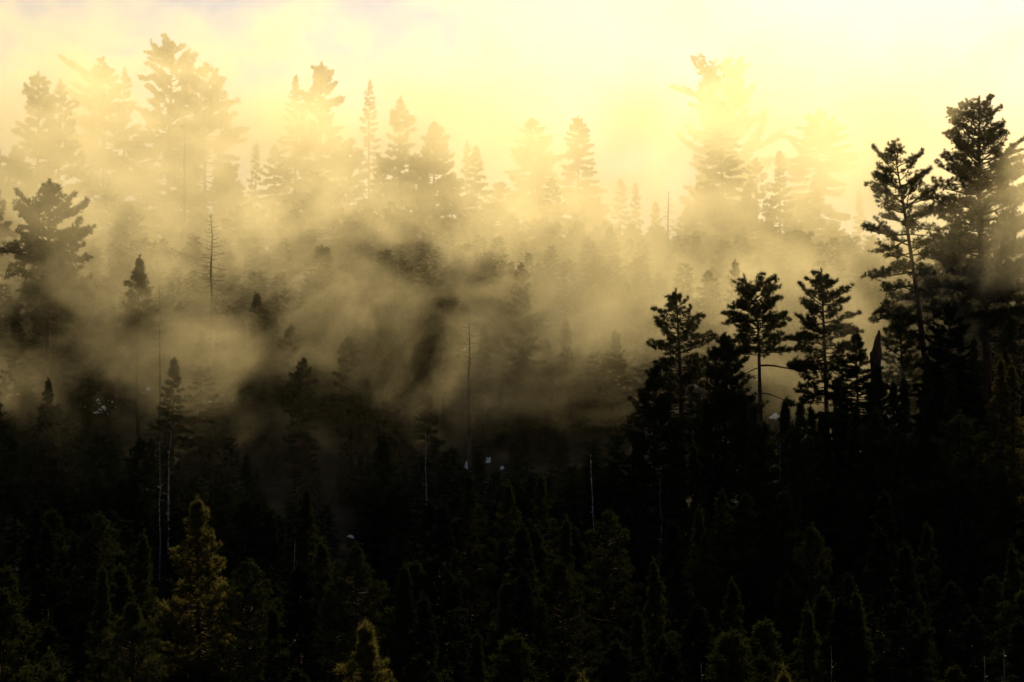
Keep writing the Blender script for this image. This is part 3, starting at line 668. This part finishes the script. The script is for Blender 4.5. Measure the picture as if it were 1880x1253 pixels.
# ------------------------------------------------------------------ mist
def mist():
    X0, X1, Y0, Y1, Z0, Z1 = -170, 210, 268, 535, -8, 124
    g = Geo()
    v = [(x, y, z) for z in (Z0, Z1) for y in (Y0, Y1) for x in (X0, X1)]
    g.add(v, quads=[(0, 2, 3, 1), (4, 5, 7, 6), (0, 1, 5, 4), (2, 6, 7, 3), (0, 4, 6, 2), (1, 3, 7, 5)])
    m = bpy.data.materials.new('mist'); m.use_nodes = True; t = m.node_tree; t.nodes.clear()
    N = lambda k: t.nodes.new(k); LK = t.links.new
    out = N('ShaderNodeOutputMaterial'); pv = N('ShaderNodeVolumePrincipled'); LK(pv.outputs[0], out.inputs['Volume'])
    pv.inputs['Color'].default_value = (1.0, 0.88, 0.57, 1); pv.inputs['Anisotropy'].default_value = 0.52
    tc = N('ShaderNodeTexCoord'); sep = N('ShaderNodeSeparateXYZ'); LK(tc.outputs['Object'], sep.inputs[0])
    def math_(op, a, b=None, clamp=False):
        n = N('ShaderNodeMath'); n.operation = op; n.use_clamp = clamp
        for i, x in enumerate((a, b)):
            if x is None: continue
            if isinstance(x, (int, float)): n.inputs[i].default_value = x
            else: LK(x, n.inputs[i])
        return n.outputs[0]
    def noise(scale, detail, rough=.55, sc=(1, 1, 1), off=(0, 0, 0), dist=0):
        mp = N('ShaderNodeMapping'); mp.inputs['Scale'].default_value = sc; mp.inputs['Location'].default_value = off
        mp.inputs['Rotation'].default_value = (0, math.radians(28), 0)
        LK(tc.outputs['Object'], mp.inputs[0]); n = N('ShaderNodeTexNoise'); LK(mp.outputs[0], n.inputs[0])
        n.inputs['Scale'].default_value = scale; n.inputs['Detail'].default_value = detail; n.inputs['Roughness'].default_value = rough
        n.inputs['Distortion'].default_value = dist
        return n.outputs[0]
    wn = N('ShaderNodeTexNoise'); LK(tc.outputs['Object'], wn.inputs[0]); wn.inputs['Scale'].default_value = 1 / 26; wn.inputs['Detail'].default_value = 2
    wm = N('ShaderNodeVectorMath'); wm.operation = 'MULTIPLY_ADD'; LK(wn.outputs['Color'], wm.inputs[0])
    wm.inputs[1].default_value = (34, 20, 26); wm.inputs[2].default_value = (-17, -10, -13)
    wp = N('ShaderNodeVectorMath'); wp.operation = 'ADD'; LK(tc.outputs['Object'], wp.inputs[0]); LK(wm.outputs[0], wp.inputs[1])
    mp = N('ShaderNodeMapping'); mp.inputs['Rotation'].default_value = (0, math.radians(28), 0); mp.inputs['Scale'].default_value = (1, 1, 1.4)
    LK(wp.outputs[0], mp.inputs[0]); n_ = N('ShaderNodeTexNoise'); LK(mp.outputs[0], n_.inputs[0])
    n_.inputs['Scale'].default_value = 1 / 20; n_.inputs['Detail'].default_value = 4.5; n_.inputs['Roughness'].default_value = .64
    nz = math_('ADD', math_('MULTIPLY', n_.outputs[0], 2.9), -.98)
    # guide: positive puffs and dark hollows, each at its own place in the air
    guide = None
    for (px, py, Y, rx, ry, amp) in MIST:
        c = P(px, py, Y); a = M2(rx, Y); b = M2(ry, Y)
        s = N('ShaderNodeVectorMath'); s.operation = 'SUBTRACT'; LK(wp.outputs[0], s.inputs[0]); s.inputs[1].default_value = tuple(c)
        q = N('ShaderNodeVectorMath'); q.operation = 'DIVIDE'; LK(s.outputs[0], q.inputs[0]); q.inputs[1].default_value = (a, 18 if Y < 345 else 45, b)
        l = N('ShaderNodeVectorMath'); l.operation = 'LENGTH'; LK(q.outputs[0], l.inputs[0])
        f = N('ShaderNodeMapRange'); f.interpolation_type = 'SMOOTHSTEP'; LK(l.outputs['Value'], f.inputs[0])
        f.inputs[1].default_value = 1.0; f.inputs[2].default_value = 0.0; f.inputs[3].default_value = 0; f.inputs[4].default_value = amp
        guide = f.outputs[0] if guide is None else math_('ADD', guide, f.outputs[0])
    # a sloping floor: mist thins out below it
    slp = sl = math_('SUBTRACT', sep.outputs['Z'], math_('MULTIPLY', math_('SUBTRACT', sep.outputs['Y'], 300), 0.28))
    hb = N('ShaderNodeMapRange'); LK(sl, hb.inputs[0]); hb.inputs[1].default_value = -2; hb.inputs[2].default_value = 32; hb.inputs[3].default_value = -.35; hb.inputs[4].default_value = .06
    def ramp(src, a, b, va, vb):
        n = N('ShaderNodeMapRange'); LK(src, n.inputs[0])
        for k, x in zip((1, 2, 3, 4), (a, b, va, vb)): n.inputs[k].default_value = x
        return n.outputs[0]
    Yc, Zc = sep.outputs['Y'], sep.outputs['Z']
    bands = math_('ADD', math_('ADD', ramp(Yc, 270, 296, -.44, -.04), ramp(Yc, 385, 430, -.02, .03)), math_('ADD', math_('ADD', ramp(Zc, 76, 108, 0, -.26), ramp(slp, 42, 66, 0, -.18)), hb.outputs[0]))
    tot = math_('ADD', math_('ADD', nz, guide), bands)
    d = N('ShaderNodeMapRange'); LK(tot, d.inputs[0]); d.inputs[1].default_value = .43; d.inputs[2].default_value = 1.05; d.inputs[3].default_value = 0; d.inputs[4].default_value = .046
    LK(math_('ADD', d.outputs[0], math_('MULTIPLY', ramp(Yc, 350, 430, .0003, .0036), ramp(Zc, 84, 108, 1, .1))), pv.inputs['Density'])
    me = g.mesh('mist', [m]); o = link(bpy.data.objects.new('mist', me)); o['kind'] = 'stuff'
    o['label'] = 'golden sunlit mist drifting through the trees of the slope'; o['category'] = 'mist'
# puffs (+) and hollows (-): px, py, distance, radius x, radius y, amount
MIST = [(560, 560, 320, 230, 150, .38), (820, 455, 335, 150, 170, .28), (1120, 560, 315, 220, 190, .42), (1480, 430, 350, 260, 190, .12),
        (390, 650, 306, 230, 150, .48), (1010, 750, 304, 230, 130, .48), (690, 480, 328, 130, 170, -.17), (760, 690, 306, 560, 210, .24), (180, 640, 312, 260, 160, .10),
        (100, 470, 312, 210, 200, .30), (1620, 620, 310, 200, 200, .44), (1870, 440, 287, 150, 290, .85), (700, 790, 301, 620, 170, .24), (250, 330, 420, 300, 200, .12), (1400, 620, 308, 260, 230, .54)]
mist()
